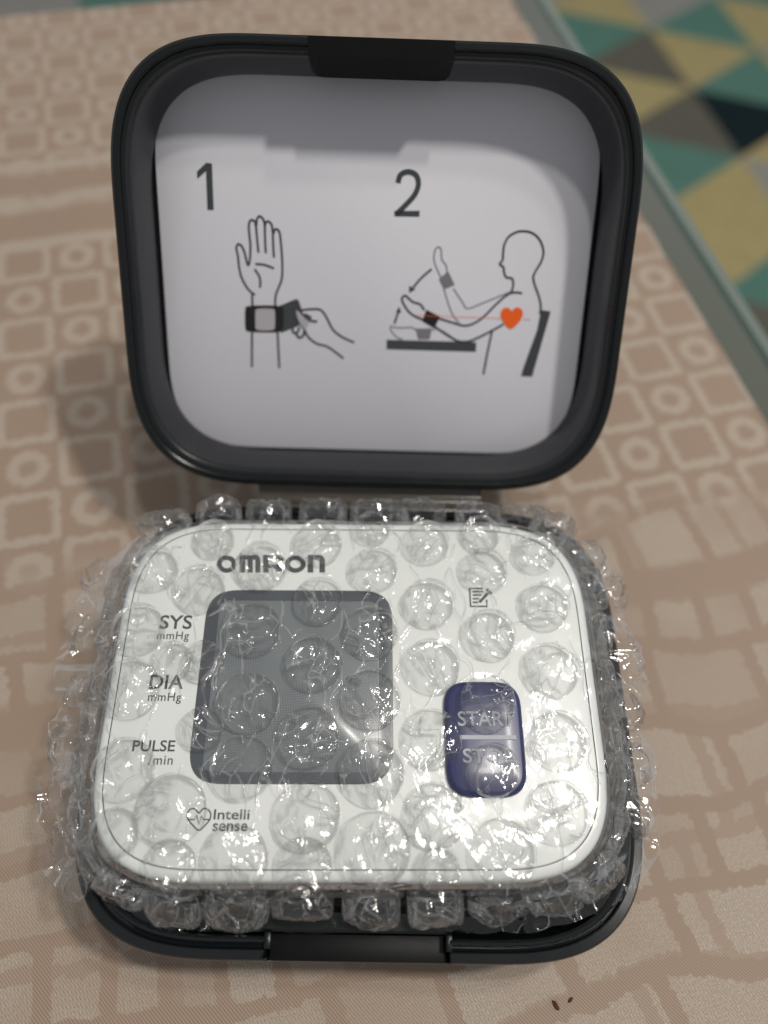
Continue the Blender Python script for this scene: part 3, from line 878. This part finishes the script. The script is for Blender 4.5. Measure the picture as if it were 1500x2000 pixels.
def make_film():
    cnt = 420
    ol = outline(PW, PH, PR, 3.0, cnt)
    V, Fc = [], []
    rings = 0
    C0 = 0.0006
    for k in range(34):                               # over the panel
        s = 0.02 + 0.98 * k / 33
        for (x, y) in ol:
            p = Vector((x * s, y * s, 0))
            z = C0 + 0.00035 * noise.noise(Vector((x * s * 160, y * s * 160, 1.0))) + 0.00022 * abs(noise.noise(Vector((x * s * 420, y * s * 300, 5.0))))
            if k > 30: z -= 0.00012 * (k - 30)
            V.append((p.x, p.y, z))
        rings += 1
    # skirt: offset outwards and height, per side
    left = [(0, -.0001), (.0011, -.0012), (.0020, -.0035), (.0040, -.0058), (.0066, -.0064), (.0090, -.0066), (.0112, -.0070)]
    right = [(0, -.0001), (.0011, -.0012), (.0022, -.0035), (.0045, -.0060), (.0072, -.0066), (.0094, -.0066), (.0112, -.0070)]
    front = [(0, -.0001), (.0010, -.0012), (.0014, -.004), (.0018, -.0070), (.0030, -.0095), (.0052, -.0108), (.0072, -.0110)]
    back = [(0, -.0001), (.0009, -.0010), (.0012, -.003), (.0016, -.0060), (.0022, -.0085), (.0034, -.0100), (.0045, -.0105)]
    ns = 30
    normals = []
    for i in range(cnt):
        p, q = ol[i - 1], ol[(i + 1) % cnt]
        t = Vector((q[0] - p[0], q[1] - p[1])).normalized()
        normals.append(Vector((t.y, -t.x)))
    for k in range(1, ns + 1):
        f = k / ns * 6
        for i, (x, y) in enumerate(ol):
            nn = normals[i]
            wx = nn.x ** 2 ** 1; wy = 1 - wx
            A_ = right if nn.x > 0 else left
            B__ = back if nn.y > 0 else front
            def pick(T, c): return interp([(j, T[j][c]) for j in range(len(T))], f)
            o = pick(A_, 0) * wx + pick(B__, 0) * wy
            z = pick(A_, 1) * wx + pick(B__, 1) * wy
            am = (k / ns) * (0.30 + 0.70 * wx)
            q = Vector((x * 90, y * 90, f * 0.35))
            o *= 1 + 0.30 * am * noise.noise(q)
            cr = abs(noise.noise(Vector((x * 150, y * 150, f * 0.6 + 7)))) - 0.2
            cr2 = noise.noise(Vector((x * 330, y * 330, f * 1.0 + 3)))
            o += 0.0026 * am * cr + 0.0005 * am * cr2
            z += 0.0020 * am * noise.noise(Vector((x * 110, y * 110, f * 0.35 + 11))) + 0.0005 * am * cr2
            z += 0.0022 * am * (abs(noise.noise(Vector((x * 300, y * 300, f * 0.12 + 5)))) - 0.2) + 0.0011 * am * (abs(noise.noise(Vector((x * 700, y * 700, f * 0.25)))) - 0.2)
            lim = -0.0086 if abs(x) > PW / 2 - 0.016 else -0.0125
            if o > 0.0028: z = max(z, lim if o < 0.0105 else -0.030)
            V.append((x + nn.x * o, y + nn.y * o, C0 - 0.0005 + z))
        rings += 1
    for k in range(rings - 1):
        for i in range(cnt):
            j = (i + 1) % cnt
            Fc.append((k * cnt + i, k * cnt + j, (k + 1) * cnt + j, (k + 1) * cnt + i))
    Fc.append(tuple(range(cnt)))
    mesh_obj('film', V, Fc, M['film'], wrap)
make_film()

def bubble_mesh(R, H, seed, crumple=1.0):
    rnd = random.Random(seed)
    nr, ns = 22, 56
    planes = []
    for _ in range(rnd.randint(2, 4)):
        a = rnd.uniform(0, 2 * pi); tilt = rnd.uniform(0.05, 0.34) * crumple
        planes.append((Vector((cos(a) * sin(tilt), sin(a) * sin(tilt), cos(tilt))), rnd.uniform(0.72, 1.0) * H + 0.15 * R * sin(tilt)))
    so = Vector((rnd.uniform(-50, 50), rnd.uniform(-50, 50), rnd.uniform(-50, 50)))
    V, Fc = [(0, 0, 0)], []
    V = []
    for k in range(nr + 1):
        t = k / nr
        for i in range(ns):
            a = 2 * pi * i / ns
            if t < 0.6:
                rr = R * 0.86 * t / 0.6
                z = H * (1 - 0.10 * (t / 0.6) ** 2)
            else:
                q = (t - 0.6) / 0.4
                rr = R * (0.86 + 0.14 * sin(q * pi / 2) ** 0.8)
                z = H * 0.90 * cos(q * pi / 2) ** 0.9 if q < 1 else 0.0
            c, s = cos(a), sin(a)
            wob = 1 + 0.05 * noise.noise(Vector((c * 1.3, s * 1.3, 0)) + so)
            p = Vector((rr * c * wob, rr * s * wob, z))
            for n_, d_ in planes:
                ex = p.dot(n_) - d_
                if ex > 0 and p.z > 0.0004: p -= n_ * ex
            f = min(1.0, z / (0.5 * H)) if H else 0
            rd = abs(noise.noise(p * 420 + so)) * 1.3
            rd2 = noise.noise(Vector((p.x * 900, p.y * 500, p.z * 700)) + so * 2)
            p.z -= (0.00052 * rd + 0.00014 * rd2) * f * crumple * (H / 0.0036) ** 0.5
            p.x += 0.00012 * rd2 * f; p.y += 0.00012 * noise.noise(p * 800 - so) * f
            p.z = max(p.z, 0.0)
            V.append(tuple(p))
    for k in range(nr):
        for i in range(ns):
            j = (i + 1) % ns
            Fc.append((k * ns + i, (k + 1) * ns + i, (k + 1) * ns + j, k * ns + j))
    Fc.append(tuple(range(ns)))
    return V, Fc

tops = [(416, 1050, 45), (509, 1103, 55), (621, 1057, 52), (727, 1028, 40), (730, 1108, 52), (621, 1170, 53), (492, 1226, 60), (724, 1232, 57), (612, 1293, 58),
        (389, 1147, 53), (299, 1109, 50), (268, 1227, 54), (250, 1343, 60), (395, 1290, 42), (336, 1288, 40), (834, 1057, 50), (940, 1040, 42), (947, 1111, 51),
        (839, 1176, 53), (958, 1237, 54), (1066, 1180, 53), (1048, 1078, 45), (845, 1298, 57), (1080, 1306, 57), (954, 1372, 55), (240, 1500, 58), (333, 1580, 65),
        (222, 1625, 44), (392, 1422, 42), (483, 1369, 62), (603, 1437, 60), (724, 1363, 60), (471, 1498, 60), (727, 1507, 62), (600, 1592, 62), (457, 1677, 60),
        (732, 1657, 66), (595, 1690, 50), (330, 1690, 45), (845, 1440, 58), (1095, 1444, 57), (850, 1592, 58), (1095, 1585, 57), (987, 1664, 60), (965, 1502, 50), (860, 1700, 40)]
for q, (px, py, r) in enumerate(tops):
    hb = 0.0006
    if 868 < px < 1030 and 1330 < py < 1556: hb = 0.0022
    x, y = puv(px, py, hb + 0.0015)
    R = r * 0.0000925
    V, Fc = bubble_mesh(R, random.uniform(0.0026, 0.0036), 100 + q)
    o = mesh_obj('bubble', V, Fc, M['bubble'], wrap)
    o.matrix_local = Matrix.Translation((x, y, hb)) @ Matrix.Rotation(random.uniform(0, 6.28), 4, 'Z')

edge = [(312, 1008), (425, 985), (520, 990), (630, 985), (730, 995), (828, 990), (935, 1000), (1020, 1010), (1075, 1035),
        (1127, 1065), (1167, 1128), (1185, 1226), (1205, 1320), (1215, 1420), (1225, 1520), (1228, 1640), (1195, 1720), (1110, 1765),
        (205, 1772), (333, 1785), (465, 1785), (593, 1785), (723, 1785), (857, 1785), (985, 1785),
        (150, 1690), (130, 1590), (150, 1490), (170, 1390), (185, 1300), (195, 1215), (205, 1130), (235, 1055)]
ol = outline(PW, PH, PR, 3.0, 400)
olpx = [to_px(PM @ Vector((x, y, 0))) for x, y in ol]
for q, (px, py) in enumerate(edge):
    i = min(range(400), key=lambda k: (olpx[k][0] - px) ** 2 + (olpx[k][1] - py) ** 2)
    p, nx_ = ol[i - 1], ol[(i + 1) % 400]
    t = Vector((nx_[0] - p[0], nx_[1] - p[1])).normalized()
    nn = Vector((t.y, -t.x, 0))
    nn = (nn + Vector((0, 0, random.uniform(0.05, 0.35)))).normalized()
    tang = Vector((t.x, t.y, 0))
    up = nn.cross(tang)
    R = random.uniform(0.0047, 0.0055)
    front = nn.y < -0.7
    H = random.uniform(0.0042, 0.0056) if front else random.uniform(0.0032, 0.0044)
    rear = nn.y > 0.75
    if rear: H = random.uniform(0.0050, 0.0060)
    V, Fc = bubble_mesh(R, H, 400 + q, 1.3)
    o = mesh_obj('bubble', V, Fc, M['bubble'], wrap)
    base = Vector((ol[i][0], ol[i][1], -R * (random.uniform(0.45, 0.70) if rear else random.uniform(0.78, 0.95)))) + nn * 0.0016
    o.matrix_local = frame(base, tang, up, nn) @ Matrix.Rotation(random.uniform(0, 6.28), 4, 'Z')

outer = [(122, 1640, 40), (112, 1545, 36), (128, 1450, 40), (150, 1345, 38), (165, 1235, 40), (190, 1120, 38), (150, 1715, 36),
         (1150, 1085, 40), (1205, 1155, 40), (1235, 1275, 42), (1225, 1385, 38), (1238, 1490, 40), (1240, 1590, 40)]
for q, (px, py, r) in enumerate(outer):
    x, y = puv(px, py, -0.0045)
    nn = Vector((1 if x > 0 else -1, 0.15 * random.uniform(-1, 1), random.uniform(0.7, 1.5))).normalized()
    tang = Vector((0, 1, 0)).cross(nn).normalized()
    up = nn.cross(tang)
    V, Fc = bubble_mesh(r * 0.0001, random.uniform(0.0020, 0.0030), 700 + q, 1.6)
    o = mesh_obj('bubble', V, Fc, M['bubble'], wrap)
    o.matrix_local = frame(Vector((x, y, -0.0062)), tang, up, nn)
